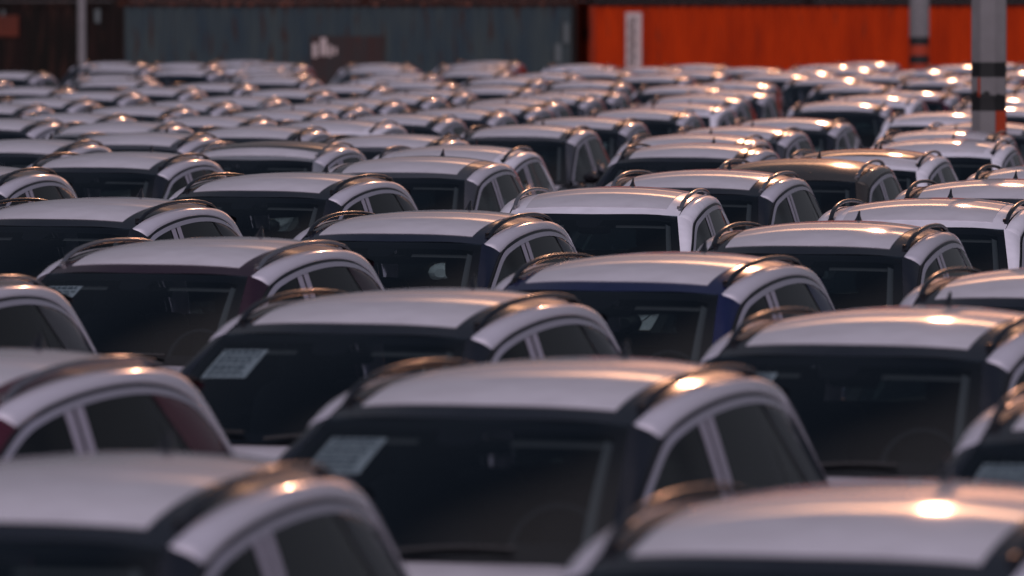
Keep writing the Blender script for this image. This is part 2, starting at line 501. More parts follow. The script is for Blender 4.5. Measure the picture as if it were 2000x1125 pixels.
# roof rails
rp = []
for u, h in ((2.19, -.006), (2.23, .012), (2.30, .024), (2.42, .034), (2.60, .041), (2.9, .044), (3.2, .043), (3.45, .039), (3.65, .031), (3.78, .021), (3.86, .008), (3.90, -.006)):
    x = float(k2x(u)) - .018; rp.append((x, u - 2.3, float(roof_z(x, u)) + h))
g = G(); g.taper = [.9, .95, 1, 1, 1, 1, 1, 1, 1, 1, .95, .9]; g.tube([tuple(p) for p in cr(rp, 12)], .017, .013, 12)
for u in (2.22, 3.84):
    x = float(k2x(u)) - .030; g.box((x, u - 2.3 + (.05 if u < 3 else -.05), float(roof_z(x, u)) + .010), (.024, .10, .026))
put('roof_rail', g); put('roof_rail_m', g.mirrored())
# shark fin
g = G(); P = []
for h, l0, l1, w_ in ((0, -.09, .075, .030), (.012, -.08, .07, .020), (.035, -.035, .062, .010), (.062, .012, .058, .006), (.072, .03, .052, .003)):
    P.append([(math.cos(a) * w_, (l0 + l1) / 2 + math.sin(a) * (l1 - l0) / 2 + 3.93 - 2.3, float(roof_z(0, 3.93)) + h + .004) for a in np.linspace(0, 2 * math.pi, 11)])
g.grid(P); g.poly(P[-1][:-1]); put('antenna', g)
# wipers
def wiper(sx):
    p0 = np.array(glass_pt(sx, .01, .02)); p1 = np.array(glass_pt(sx + .62, .06, .018)); return G().tube([tuple(p0 * (1 - t) + p1 * t + np.array((0, 0, .012 * math.sin(3.1 * t)))) for t in np.linspace(0, 1, 7)], .008, .010, 6)
put('wiper', wiper(-.80)); put('wiper_b', wiper(-.02))
# door mirrors
g = G(); P = []
for t in np.linspace(0, 1, 7):
    sc_ = max(.05, math.sin(math.pi * (.08 + .84 * t)) ** .6)
    P.append([(1.00 + math.cos(a) * .105 * sc_, 1.52 - 2.3 + (t - .5) * .15, 1.045 + math.sin(a) * .072 * sc_) for a in np.linspace(0, 2 * math.pi, 13)])
g.grid(P); g.poly(P[0][:-1]); g.poly(P[-1][:-1][::-1]); g.box((.885, 1.52 - 2.3, .985), (.12, .06, .03))
put('door_mirror', g); put('door_mirror_m', g.mirrored())
g = G().poly([(1.00 + math.cos(a) * .085, 1.60 - 2.3, 1.045 + math.sin(a) * .055) for a in np.linspace(0, 2 * math.pi, 17)[:-1]])
put('mirror_glass', g); put('mirror_glass_m', g.mirrored())
# wheels
def wheel_ring(r0, r1, x0, x1, k=24):
    P = []
    for r_, x in ((r0, x0), (r1 - .02, x0), (r1, x0 + .02), (r1, x1 - .02), (r1 - .02, x1), (r0, x1)):
        P.append([(x, math.cos(a) * r_, math.sin(a) * r_) for a in np.linspace(0, 2 * math.pi, k + 1)])
    return G().grid(P)
put('tyre', wheel_ring(.235, .345, -.11, .115))
g = wheel_ring(.215, .240, -.10, .105)
for k in range(5):
    a = 2 * math.pi * k / 5; rot = Matrix.Rotation(a, 3, 'X'); c = rot @ Vector((0, 0, .12)); g.box((.09, c.y, c.z), (.02, .075, .22), rot)
g.box((.09, 0, 0), (.03, .12, .12)); put('rim', g)
g = G()
for u in (.86, 3.63):
    g.poly([(float(xs(u)) + .006, u - 2.3 + math.cos(a) * .40, .36 + math.sin(a) * .40) for a in np.linspace(-.2, math.pi + .2, 20)])
g.mirror(); put('wheel_arch', g)
# cabin
g = G()
g.box((0, .55, .42), (1.60, 3.6, .06)); g.box((0, 2.16, .72), (1.3, .06, .60)); g.box((0, -1.12, .70), (1.50, .06, .56))
for sg in (-1, 1):
    g.box((sg * .80, .5, .70), (.05, 3.3, .50)); 
    g.grid([[(sg * (p[0] - .035), p[1], p[2]) for p in r_] for r_ in window(lambda v: 1.50, lambda v: 3.9 - .4 * v, 0, 8, 1)][0:0] or [[(sg * .79, -1, .93), (sg * .79, -1, .96)], [(sg * .79, 2.0, .93), (sg * .79, 2.0, .96)]])
dash = [[(s_ * .74, u - 2.3 + .22 * s_ * s_ * (u < 1.35), z + .01 * math.cos(s_ * 3)) for s_ in np.linspace(-1, 1, 11)] for u, z in ((1.02, .93), (1.25, .965), (1.5, .985), (1.62, .955), (1.66, .80), (1.60, .60))]
g.grid(dash)
put('cabin_shell', g)
g = G(); g.grid([[(s_ * .58, u - 2.3, float(roof_z(s_ * .58, u)) - .05) for s_ in np.linspace(-1, 1, 11)] for u in np.linspace(2.03, 4.10, 10)])
put('headliner', g)
g = G()
for sg in (-1, 1):
    g.grid([[tuple(np.array(glass_pt(sg * q, t, -.02)) + np.array((0, .012, -.006 - .006 * k))) for k, q in enumerate((.862, .885, .915))] for t in np.linspace(.06, .90, 7)], flip=sg < 0)
put('pillar_lining', g)
g = G().box((-.33, -.13, 1.405), (.44, .18, .018), Matrix.Rotation(R(-14), 3, 'X')); pass
g = G(); g.grid([[tuple(np.array(glass_pt(s_, t, -.03)) + np.array((0, .03, -.01))) for s_ in np.linspace(-.90, -.30, 6)] for t in (.862, .885, .905)]); put('sun_visor', g)
put('sun_visor_m', g.mirrored())
g = G().rbox((0, -.20, 1.335), (.24, .035, .065), .02); g.tube([(0, -.21, 1.36), (0, -.25, 1.42)], .012); put('interior_mirror', g)
def seat(x, u, wd, bench=False):
    g = G(); lean = Matrix.Rotation(R(-16), 3, 'X')
    g.rbox((x, u - 2.3 - .25, .62), (wd, .54, .16), .05); g.rbox((x, u - 2.3 + .08, .92), (wd, .16, .58), .05, rot=lean)
    return g
def headrest(x, u, z=1.27): return G().rbox((x, u - 2.3 + .17, z), (.27, .12, .19), .03, rot=Matrix.Rotation(R(-10), 3, 'X')).box((x, u - 2.3 + .16, z - .12), (.12, .02, .10))
put('front_seat', seat(.37, 2.35, .50)); put('front_seat_m', seat(-.37, 2.35, .50))
put('headrest', headrest(.37, 2.35)); put('headrest_m', headrest(-.37, 2.35))
g = seat(0, 3.28, 1.28); g.v = [(x, y, z - .14) for x, y, z in g.v]; put('rear_seat', g); put('headrest_b', headrest(.42, 3.28, 1.06)); put('headrest_bm', headrest(-.42, 3.28, 1.06))
g = G(); P = []
for a in np.linspace(0, 2 * math.pi, 25):
    c = Vector((math.cos(a) * .175, 0, math.sin(a) * .175)); P.append([tuple(Matrix.Rotation(R(-24), 3, 'X') @ (c + Vector((math.cos(a) * math.cos(b) * .015, math.sin(b) * .015, math.sin(a) * math.cos(b) * .015))) + Vector((.37, -.46, .97))) for b in np.linspace(0, 2 * math.pi, 7)])
g.grid(P); g.box((.37, -.47, .96), (.30, .03, .06)); g.box((.37, -.52, .92), (.05, .16, .05)); put('steering_wheel', g)

# (name, mesh, material, parent part or None, detail level 0 = every car, 1 = near cars, 2 = nearest)
PARTS = [
 ('body', 'body', 'PAINT', None, 0), ('bonnet', 'bonnet', 'PAINT', None, 0), ('bonnet_film', 'bonnet_film', 'film', 'bonnet', 0),
 ('roof_arch', 'roof_arch', 'ARCH', None, 0), ('roof_arch', 'roof_arch_m', 'ARCH', None, 0),
 ('spoiler', 'spoiler', 'PAINT', None, 0),
 ('windscreen', 'windscreen', 'windscreen_glass', None, 0), ('windscreen_border', 'windscreen_border', 'black_trim', 'windscreen', 0),
 ('front_window', 'front_window', 'front_glass', None, 0), ('front_window', 'front_window_m', 'front_glass', None, 1),
 ('rear_window', 'rear_window', 'window_glass', None, 0), ('rear_window', 'rear_window_m', 'window_glass', None, 1),
 ('quarter_window', 'quarter_window', 'window_glass', None, 0), ('quarter_window', 'quarter_window_m', 'window_glass', None, 1),
 ('tailgate_window', 'tailgate_window', 'rear_glass', None, 0),
 ('window_seal', 'window_seal', 'black_trim', None, 0), ('window_seal', 'window_seal_m', 'black_trim', None, 1),
 ('window_frame', 'window_frame', 'chrome', None, 0), ('window_frame', 'window_frame_m', 'chrome', None, 1),
 ('pillar_trim', 'pillar_trim', 'pillar_trim', None, 0), ('pillar_trim', 'pillar_trim_m', 'pillar_trim', None, 1),
 ('pillar_trim', 'pillar_trim_b', 'pillar_trim', None, 0), ('pillar_trim', 'pillar_trim_bm', 'pillar_trim', None, 1),
 ('antenna', 'antenna', 'rail_black', None, 0),
 ('front_door', 'front_door', 'PAINT', None, 0), ('front_door', 'front_door_m', 'PAINT', None, 0),
 ('rear_door', 'rear_door', 'PAINT', None, 0), ('rear_door', 'rear_door_m', 'PAINT', None, 0),
 ('door_handle', 'door_handle', 'PAINT', 'front_door', 2), ('door_handle', 'door_handle_b', 'PAINT', 'rear_door', 2),
 ('headlight', 'headlight', 'lamp_white', None, 2), ('headlight', 'headlight_m', 'lamp_white', None, 2),
 ('tail_light', 'tail_light', 'lamp_red', None, 2), ('tail_light', 'tail_light_m', 'lamp_red', None, 2),
 ('wiper', 'wiper', 'rubber', None, 1), ('wiper', 'wiper_b', 'rubber', None, 1),
 ('door_mirror', 'door_mirror', 'MIRROR', None, 0), ('door_mirror', 'door_mirror_m', 'MIRROR', None, 0),
 ('mirror_glass', 'mirror_glass', 'mirror', None, 2), ('mirror_glass', 'mirror_glass_m', 'mirror', None, 2),
 ('wheel_arch', 'wheel_arch', 'rubber', None, 0),
 ('cabin_shell', 'cabin_shell', 'cabin_dark', None, 0), ('headliner', 'headliner', 'cabin_light', 'cabin_shell', 0),
 ('pillar_lining', 'pillar_lining', 'cabin_light', 'cabin_shell', 0),
 ('sun_visor', 'sun_visor', 'visor_grey', 'cabin_shell', 1), ('sun_visor', 'sun_visor_m', 'visor_grey', 'cabin_shell', 1),
 ('interior_mirror', 'interior_mirror', 'black_trim', 'cabin_shell', 1),
 ('front_seat', 'front_seat', 'seat_fabric', None, 1), ('front_seat', 'front_seat_m', 'seat_fabric', None, 1),
 ('headrest', 'headrest', 'seat_fabric', 'front_seat', 1), ('headrest', 'headrest_m', 'seat_fabric', 'front_seat', 1),
 ('rear_seat', 'rear_seat', 'seat_fabric', None, 1), ('headrest', 'headrest_b', 'seat_fabric', 'rear_seat', 1), ('headrest', 'headrest_bm', 'seat_fabric', 'rear_seat', 1),
 ('steering_wheel', 'steering_wheel', 'cabin_dark', 'cabin_shell', 1),
]
for me in ME.values():
    me.materials.append(MATS['black_trim'])

def child(name, me, m, parent, loc=(0, 0, 0), rot=(0, 0, 0)):
    o = bpy.data.objects.new(name, me)
    o.material_slots[0].link = 'OBJECT'; o.material_slots[0].material = MATS[m]
    COL.objects.link(o); o.parent = parent; o.location = loc; o.rotation_euler = rot
    return o

def gz(y):
    if y < 54: return 0.0
    return -.30 * (1 - math.exp(-((y - 54) / 28) ** 1.2))

CORNER = (.51, 2.15 - 2.3, float(roof_z(.51, 2.15)) + .004)
def ray(px, py):
    ax, az = (px - 1000) / F, (562.5 - py) / F
    c, s_ = math.cos(PITCH), math.sin(PITCH)
    return ax, c + az * s_, az * c - s_            # x right, y forward, z up
def solve(px, py, zloc):
    """world point on the pixel's ray at height zloc above the ground there"""
    rx, ry, rz = ray(px, py); y = 40.0
    for _ in range(60):
        k = (zloc + gz(y) - HC) / rz; y = .5 * y + .5 * k * ry
    return rx * k, ry * k
def project(x, y, z):
    c, s_ = math.cos(PITCH), math.sin(PITCH)
    dz = z - HC; d = y * c - dz * s_; v = y * s_ + dz * c
    return 1000 + F * x / d, 562.5 - F * v / d
def pose_from_corner(rx, ry, yaw):
    X, Y = solve(rx, ry, CORNER[2]); t = R(yaw)
    cx = X - (CORNER[0] * math.cos(t) + CORNER[1] * math.sin(t))
    cyy = Y - (-CORNER[0] * math.sin(t) + CORNER[1] * math.cos(t))
    return cx, cyy

def build_car(x, y, yaw, colour='black', film='full', rails='rail_black', label='', lod=2):
    root = bpy.data.objects.new('crossover_car', None)
    root.empty_display_size = .3
    COL.objects.link(root)
    root.location = (x, y, gz(y)); root.rotation_euler = (0, 0, -R(yaw))
    root['label'] = label; root['category'] = 'car'; root['group'] = 'crossover cars parked in the lot'
    arch_m = 'arch_dark' if colour == 'bronze' else ('paint_white' if colour == 'white' else 'arch_silver')
    made = {}
    for nm, me, m, par, lv in PARTS:
        if lv > lod: continue
        if nm == 'bonnet_film' and film in ('none',): continue
        m = {'PAINT': 'paint_' + colour, 'ARCH': arch_m, 'MIRROR': 'rail_black' if colour != 'white' else 'paint_white'}.get(m, m)
        p = made.get((par, me.endswith('m')), made.get((par, False), root)) if par else root
        made[(nm, me.endswith('m'))] = child(nm, ME[me], m, p)
    if film == 'full': child('roof_film', ME['roof_film'], 'film', root)
    if film == 'strip':
        child('glass_roof', ME['glass_roof'], 'roof_glass', root); child('roof_film', ME['roof_film_strip'], 'film', root)
    if rails:
        child('roof_rail', ME['roof_rail'], rails, root); child('roof_rail', ME['roof_rail_m'], rails, root)
    for u in (.86, 3.63):
        for sg in (-1, 1):
            wq = child('tyre', ME['tyre'], 'tyre', root, (sg * .83, u - 2.3, .345), (0, 0, 0 if sg > 0 else math.pi))
            if lod >= 1:
                child('rim', ME['rim'], 'rim', wq)
    return root

# ------------------------------------------------------------------ the lot
def structure(name, g, m, smooth=False):
    me = g.mesh(name); me.materials.append(MATS[m]); o = bpy.data.objects.new(name, me); COL.objects.link(o); o['kind'] = 'structure'; return o
mat('asphalt', (.045, .045, .048), rough=.9, noise=(.6, .3, (.065, .062, .060)), bump=(60, .3, .01))
g = G(); ys = list(range(-60, 50, 10)) + list(range(50, 200, 4)) + [260, 400, 800, 1500]
g.grid([[(x, y, gz(y)) for x in (-900, -60, -20, 20, 60, 900)] for y in ys]); structure('ground', g, 'asphalt')
#LOT_BEGIN

# measured cars: right front corner of the roof film (px, py of the 2000 px photo), yaw, colour, film, rails, paper, label
CARS = [
 (284, 1032, 17, 'black', 'full', 'rail_black', 0, 'blurred black crossover with white roof film cut by the lower left corner'),
 (1914, 1102, 18.5, 'black', 'full', 'rail_black', 0, 'blurred black crossover at the bottom right, two bright sun glints on its roof film'),
 (1200, 800, 20, 'black', 'full', 'rail_black', 1, 'large black crossover at bottom centre, white roof film, paper in its windscreen'),
 (-48, 782, 21.5, 'red', 'full', 'rail_silver', 0, 'dark red crossover at the left edge, its red rear pillar showing'),
 (1889, 679, 19, 'black', 'full', 'rail_black', 1, 'black crossover at right with a sun streak on its roof film, whole windscreen visible'),
 (890, 640, 20, 'black', 'full', 'rail_black', 1, 'black crossover left of centre with a white paper in the left of its windscreen'),
 (467, 523, 19.5, 'plum', 'full', 'rail_silver', 1, 'dark plum crossover with purple rear pillar and paper in the windscreen corner'),
 (1381, 557, 19, 'blue', 'full', 'rail_black', 1, 'dark blue crossover with blue header band below its white roof film'),
 (922, 462, 17, 'navy', 'full', 'rail_black', 0, 'navy crossover in the middle with black roof rails, behind the blue one to the left'),
 (1737, 485, 15, 'black', 'full', 'rail_black', 1, 'black crossover right of centre, seats seen through its windscreen, warm streak on roof'),
 (239, 433, 18.5, 'black', 'full', 'rail_black', 0, 'black crossover at the left edge behind the plum one, silver roof arch glowing'),
 (623, 377, 18, 'black', 'full', 'rail_black', 0, 'black crossover with rear window visible through its windscreen, left of the navy one'),
 (892, 340, 13.6, 'grey', 'full', None, 0, 'charcoal crossover without roof rails, wide dark strip beside its roof film'),
 (291, 330, 15.4, 'black', 'full', 'rail_black', 0, 'black crossover at left with copper lit roof rail, in front of the silver front-striped one'),
 (1299, 401, 11.5, 'white', 'full', 'rail_silver', 1, 'all white crossover near the centre with silver roof rails'),
 (1935, 428, 13, 'white', 'full', 'rail_black', 0, 'all white crossover at the right edge with black rails and sun streak'),
 (1464, 374, 15, 'black', 'full', 'rail_silver', 0, 'black crossover with silver rails directly behind the all white central one'),
 (1652, 343, 13.5, 'bronze', 'none', 'rail_silver', 0, 'bronze crossover without any white film on its roof'),
 (1774, 329, 13.5, 'white', 'strip', 'rail_black', 0, 'white crossover with dark glass roof behind the bronze one'),
 (1860, 300, 12.5, 'white', 'full', 'rail_black', 0, 'white crossover with long sunlit roof, behind the glass roofed white one'),
 (1920, 280, 12.5, 'grey', 'full', 'rail_black', 0, 'grey crossover at right, second behind the glass roofed white one'),
 (1994, 263, 12.5, 'grey', 'full', 'rail_silver', 0, 'grey crossover at the right edge in front of the thick striped pillar'),
 (598, 304, 14, 'silver', 'strip', 'rail_silver', 0, 'silver crossover with dark glass roof and pale film strip at its front'),
 (1132, 315, 12.8, 'white', 'full', 'rail_black', 0, 'white crossover behind the all white central one, slightly to the left'),
 (97, 295, 14, 'black', 'full', 'rail_black', 0, 'black crossover at the left edge with dull grey roof and copper rail'),
 (330, 280, 14, 'grey', 'full', 'rail_black', 0, 'grey crossover behind the left black one with a small black fin before it'),
 (827, 292, 13.5, 'grey', 'full', 'rail_black', 0, 'dark grey crossover with glowing rail behind the railless charcoal one'),
 (-30, 362, 15, 'black', 'full', 'rail_black', 0, 'crossover cut by the left edge, only its curved silver arch and windows in frame'),
 (2211, 594, 17, 'black', 'full', 'rail_black', 0, 'black crossover cut by the right edge with two glints on its left roof rail'),
 (-185, 600, 19, 'grey', 'full', 'rail_silver', 0, 'grey crossover cut by the left edge, sloping grey rear pillar visible'),
 (2519, 850, 18, 'black', 'full', 'rail_black', 1, 'blurred black crossover cut by the lower right edge, paper in its windscreen'),
 (2058, 394, 13.5, 'black', 'full', 'rail_black', 0, 'black crossover cut by the right edge behind the all white one'),
 (2171, 362, 13.5, 'black', 'full', 'rail_black', 0, 'black crossover at the right edge, second behind the all white right hand one'),
 (1326, 310, 13.9, 'black', 'full', 'rail_black', 0, 'black crossover with copper tinted roof end left of the bronze one'),
 (1428, 289, 13, 'black', 'full', 'rail_black', 0, 'black crossover directly behind the copper tinted one left of the bronze'),
 (1503, 272, 14, 'grey', 'full', 'rail_black', 0, 'grey crossover with bright rail, upper right, before the one with glaring windscreen'),
 (1602, 254, 13.5, 'black', 'full', 'rail_black', 0, 'black crossover with a bright glare spot low in its windscreen'),
 (1722, 218, 9.0, 'black', 'full', 'rail_black', 0, 'black crossover seen nearly head on with two sun streaks across its roof'),
 (1092, 269, 12.5, 'grey', 'full', 'rail_black', 0, 'grey crossover right behind the white one at the upper centre'),
 (1194, 252, 12.5, 'black', 'full', 'rail_black', 0, 'black crossover in the upper centre with sparkling rail and roof arch'),
 (1307, 234, 12.5, 'black', 'full', 'rail_black', 0, 'black crossover left of the white one in the upper right middle'),
 (559, 272, 13.5, 'black', 'full', 'rail_black', 0, 'dark crossover directly behind the silver glass roofed one'),
 (708, 261, 13.5, 'white', 'full', 'rail_black', 0, 'white crossover with black rail foot at the upper left of centre'),
 (832, 248, 13, 'black', 'full', 'rail_black', 0, 'black crossover with a cluster of sparkles on its arch, upper centre left'),
 (938, 234, 12.5, 'navy', 'full', 'rail_black', 0, 'navy crossover in the upper centre, blue side showing beside its roof film'),
 (272, 261, 14, 'silver', 'full', 'rail_black', 0, 'silver crossover at the upper left with a fin standing before its rail'),
 (443, 250, 13.5, 'black', 'full', 'rail_black', 0, 'black crossover with copper rail and sparkling arch in the upper left middle'),
 (64, 255, 14, 'black', 'full', 'rail_black', 0, 'black crossover at far left with copper rail, behind a small black fin'),
 (204, 243, 14, 'black', 'full', 'rail_black', 0, 'black crossover with copper rail between the far left pair and the silver one'),
]
FAR = [(25, 222, 'black'), (119, 210, 'black'), (309, 226, 'black'), (404, 215, 'grey'), (509, 208, 'silver'), (86, 186, 'black'), (219, 196, 'black'),
 (338, 187, 'black'), (48, 154, 'grey'), (154, 154, 'grey'), (562, 236, 'grey'), (657, 222, 'grey'), (722, 211, 'navy'), (803, 205, 'black'), (872, 192, 'black'),
 (1001, 185, 'black'), (1013, 224, 'black'), (1059, 216, 'navy'), (1119, 202, 'grey'), (1200, 197, 'black'), (597, 191, 'black'), (712, 180, 'black'),
 (446, 178, 'black'), (848, 174, 'black'), (1052, 166, 'black'), (1186, 173, 'black'), (1401, 203, 'navy'), (1467, 195, 'black'), (1376, 222, 'white'),
 (1757, 203, 'white'), (1832, 197, 'red'), (1718, 180, 'black'), (1810, 178, 'grey'), (1625, 183, 'black'), (1475, 175, 'silver'), (1659, 166, 'black'),
 (1975, 180, 'grey'), (2010, 210, 'grey'), (250, 160, 'black'), (372, 158, 'black'), (575, 165, 'black'), (960, 150, 'black'), (1330, 160, 'black'), (1520, 158, 'black'),
 (1700, 145, 'black'), (1830, 150, 'black')]
def relxy(a, b):
    tt = R((a[2] + b[2]) / 2); dx, dy = b[0] - a[0], b[1] - a[1]
    return dx * math.sin(tt) + dy * math.cos(tt), dx * math.cos(tt) - dy * math.sin(tt)
LEN, WID = 4.60, 2.02
todo = []
for (rx, ry, yaw, c, f, r_, pp, lb) in CARS:
    yaw -= 2.0
    x, y = pose_from_corner(rx, ry, yaw); todo.append([x, y, yaw, c, f, r_, pp, lb])
for (rx, ry, c) in FAR:
    x, y = pose_from_corner(rx, ry, 11)
    if any(abs(q[0]) < 2.6 and abs(q[1]) < 1.2 for q in (relxy([x, y, 11.], t) for t in todo)): continue
    todo.append([x, y, 11., c, 'full', 'rail_silver' if c in ('silver', 'white') else 'rail_black', 0, ''])
# fill the free slots of the lot with more of the same, row by row
fillc = ['black', 'black', 'grey', 'black', 'navy', 'white', 'black', 'silver', 'black', 'grey']
nf = 0
for j in range(-26, 10):
    for i in range(0, 40):
        x = 1.65 + i * 1.10 + j * 2.85 * .97 ; y = 84 + i * 4.85 - j * 2.85 * .24
        ux = 1000 + F * x / y
        lim = 131 if ux < 190 else (153 if ux < 590 else (134 if ux < 715 else (154 if ux < 790 else (134 if ux < 905 else (154 if ux < 960 else (132 if ux < 1110 else (149 if ux < 1480 else 151)))))))
        if not (84 < y < lim) or abs(x) > .0735 * y + 1.8: continue
        if any(abs(q[0]) < LEN and abs(q[1]) < WID for q in (relxy([x, y, 11.], t) for t in todo)): continue
        todo.append([x, y, 11 + rnd.uniform(-1.5, 1.5), fillc[nf % 10], 'full', 'rail_black', 0, '']); nf += 1
yy = 96.0
while yy < 152:
    xx = -.0735 * yy - 1.5
    while xx < .0735 * yy + 1.5:
        ux = 1000 + F * xx / yy
        lim = 129 if ux < 190 else (150 if ux < 590 else (132 if ux < 715 else (150 if ux < 790 else (132 if ux < 905 else (150 if ux < 960 else (130 if ux < 1110 else (147 if ux < 1480 else 149)))))))
        if yy < lim and not any(abs(q[0]) < 4.55 and abs(q[1]) < 1.95 for q in (relxy([xx, yy, 11.], t) for t in todo if abs(t[1] - yy) < 7)):
            todo.append([xx, yy, 11 + rnd.uniform(-1.5, 1.5), fillc[nf % 10], 'full', 'rail_black', 0, '']); nf += 1
        xx += .25
    yy += .5
# nudge cars along their sight lines until bumpers keep clear of each other
for it in range(400):
    worst = 0
    for a in range(len(todo)):
        for b in range(a + 1, len(todo)):
            lo, la = relxy(todo[a], todo[b])
            if abs(lo) < LEN and abs(la) < WID:
                if LEN - abs(lo) < 2.0 and abs(la) < 1.6:
                    pen = LEN - abs(lo); s_ = 1 if lo > 0 else -1
                    wa = todo[a][1] ** 2; wb = todo[b][1] ** 2
                    for t, w_, sg in ((todo[a], wa, -s_), (todo[b], wb, s_)):
                        dy_ = sg * pen * .5 * w_ / (wa + wb); k = (t[1] + dy_) / t[1]; t[0] *= k; t[1] *= k
                else:
                    pen = WID - abs(la); s_ = 1 if la > 0 else -1
                    todo[a][0] -= s_ * pen * .25; todo[b][0] += s_ * pen * .25
                worst = max(worst, pen)
    if worst < .02: break
print('cars', len(todo), 'relax', it, round(worst, 2))
todo.sort(key=lambda t: t[1])
for n_, t in enumerate(todo):
    px, py = project(t[0] + .5, t[1] + gz(t[1]) * 0 - 0.2, gz(t[1]) + 1.5)
    t.append((px, py))
ORD = ['first', 'second', 'third', 'fourth', 'fifth', 'sixth', 'seventh', 'eighth', 'ninth', 'tenth', 'eleventh', 'twelfth', 'thirteenth', 'fourteenth', 'fifteenth', 'sixteenth']
far_ = [t for t in todo if not t[7]]
ymax = max(t[1] for t in far_)
def rank(t): return int((ymax - t[1]) / 5.2)
def far_label(t):
    mates = sorted([q for q in far_ if rank(q) == rank(t)], key=lambda q: q[8][0]); n = mates.index(t); m = len(mates)
    side = ORD[n] + ' from the left' if n < (m + 1) // 2 else (ORD[m - 1 - n] + ' from the right')
    return 'blurred ' + t[3] + ' crossover, ' + side + ' in the ' + ORD[rank(t)] + ' rank in front of the containers'
for t in todo:
    lod = 2 if t[1] < 48 else (1 if t[1] < 75 else 0)
    t.append(build_car(t[0], t[1], t[2], t[3], t[4], t[5], t[7] or far_label(t), lod))

# papers behind the windscreens
PW, PH = .25, .30
def paper_mesh():
    c = np.array(glass_pt(-.62, .66, -.035)); g = G(); P = []
    for t in np.linspace(.58, .86, 5):
        P.append([tuple(np.array(glass_pt(s_, t, -.016)) - c) for s_ in np.linspace(-.89, -.50, 5)])
    g.grid(P); me = g.mesh('paper_notice'); me.materials.append(MATS['paper'])
    g = G(); r2 = random.Random(3)
    for t, h in ((.83, .026), (.785, .012), (.755, .012), (.725, .012), (.68, .026), (.64, .012), (.61, .010)):
        s_ = -.86
        while s_ < -.55:
            l = r2.uniform(.02, .07)
            if s_ + l > -.52: break
            g.grid([[tuple(np.array(glass_pt(q, tt, -.012)) - c) for q in (s_, s_ + l)] for tt in (t - h / 2, t + h / 2)]); s_ += l + .015
    mi = g.mesh('printing'); mi.materials.append(MATS['ink'])
    return c, me, mi
pc, pm, pi_ = paper_mesh()
for t in todo:
    if not t[6]: continue
    a = -R(t[2]); M_ = Matrix.Rotation(a, 3, 'Z'); p = M_ @ (Vector(pc) + Vector((rnd.uniform(-.01, .05), 0, 0)))
    o = bpy.data.objects.new('paper_notice', pm); COL.objects.link(o)
    o.location = (t[0] + p.x, t[1] + p.y, gz(t[1]) + p.z); o.rotation_euler = (0, 0, a)
    nm_ = {'large': 'large bottom centre car', 'black crossover at right': 'black car at right with the roof streak', 'black crossover left': 'black car left of centre', 'dark plum': 'dark plum car',
           'dark blue': 'dark blue car', 'black crossover right': 'black car right of centre', 'all white': 'all white central car', 'blurred': 'car cut by the lower right edge'}
    o['label'] = 'white printed sheet inside the windscreen of the ' + [v for k, v in nm_.items() if t[7].startswith(k)][0]
    o['category'] = 'paper'; o['group'] = 'printed sheets behind windscreens'
    q = bpy.data.objects.new('printing', pi_); COL.objects.link(q); q.parent = o

# ------------------------------------------------------------------ containers
def corr_mat(name, c1, c2, rust=.25, seed=0, rustc=(.09, .025, .012)):
    m = bpy.data.materials.new(name); m.use_nodes = True; t = m.node_tree; b = t.nodes['Principled BSDF']
    b.inputs['Roughness'].default_value = .7; b.inputs['Specular IOR Level'].default_value = .15
    tcn = t.nodes.new('ShaderNodeTexCoord'); mp = t.nodes.new('ShaderNodeMapping'); t.links.new(tcn.outputs['Object'], mp.inputs[0])
    mp.inputs['Location'].default_value = (seed, 0, 0); mp.inputs['Scale'].default_value = (1.6, 1, .28)
    n = t.nodes.new('ShaderNodeTexNoise'); n.inputs['Scale'].default_value = 1.3; n.inputs['Detail'].default_value = 8; n.inputs['Roughness'].default_value = .65
    t.links.new(mp.outputs[0], n.inputs[0])
    r1 = t.nodes.new('ShaderNodeValToRGB'); r1.color_ramp.elements[0].position = .35; r1.color_ramp.elements[1].position = .65
    r1.color_ramp.elements[0].color = (*c1, 1); r1.color_ramp.elements[1].color = (*c2, 1); t.links.new(n.outputs['Fac'], r1.inputs[0])
    n2 = t.nodes.new('ShaderNodeTexNoise'); n2.inputs['Scale'].default_value = 3.4; n2.inputs['Detail'].default_value = 10; t.links.new(mp.outputs[0], n2.inputs[0])
    r2 = t.nodes.new('ShaderNodeValToRGB'); r2.color_ramp.elements[0].position = .72 - rust; r2.color_ramp.elements[1].position = .80 - rust * .8
    t.links.new(n2.outputs['Fac'], r2.inputs[0])
    mx = t.nodes.new('ShaderNodeMix'); mx.data_type = 'RGBA'; t.links.new(r2.outputs[0], mx.inputs[0]); t.links.new(r1.outputs[0], mx.inputs[6]); mx.inputs[7].default_value = (*rustc, 1)
    t.links.new(mx.outputs[2], b.inputs['Base Color']); MATS[name] = m
corr_mat('teal_steel', (.036, .056, .070), (.062, .080, .080), .15, 1, (.055, .030, .024))
corr_mat('orange_steel', (.56, .040, .0006), (.38, .024, .0006), .10, 5, (.22, .03, .01))
corr_mat('brown_steel', (.008, .0075, .006), (.016, .008, .007), .2, 9, (.035, .016, .012))
corr_mat('rusty_rail', (.018, .009, .007), (.06, .018, .011), .16, 3, (.22, .07, .04))
corr_mat('dark_rail', (.008, .006, .006), (.022, .009, .007), .14, 4, (.07, .035, .03))
corr_mat('orange_rail', (.20, .020, .006), (.35, .035, .01), .2, 7, (.03, .01, .01))
mat('marking_white', (.62, .52, .50), rough=.7, noise=(1.5, .3, (.55, .42, .38)))
mat('marking_faded', (.12, .14, .14), rough=.7); mat('marking_dark', (.02, .018, .018), rough=.8)
corr_mat('marking_maroon', (.060, .030, .026), (.045, .040, .040), .1, 2, (.10, .03, .02))
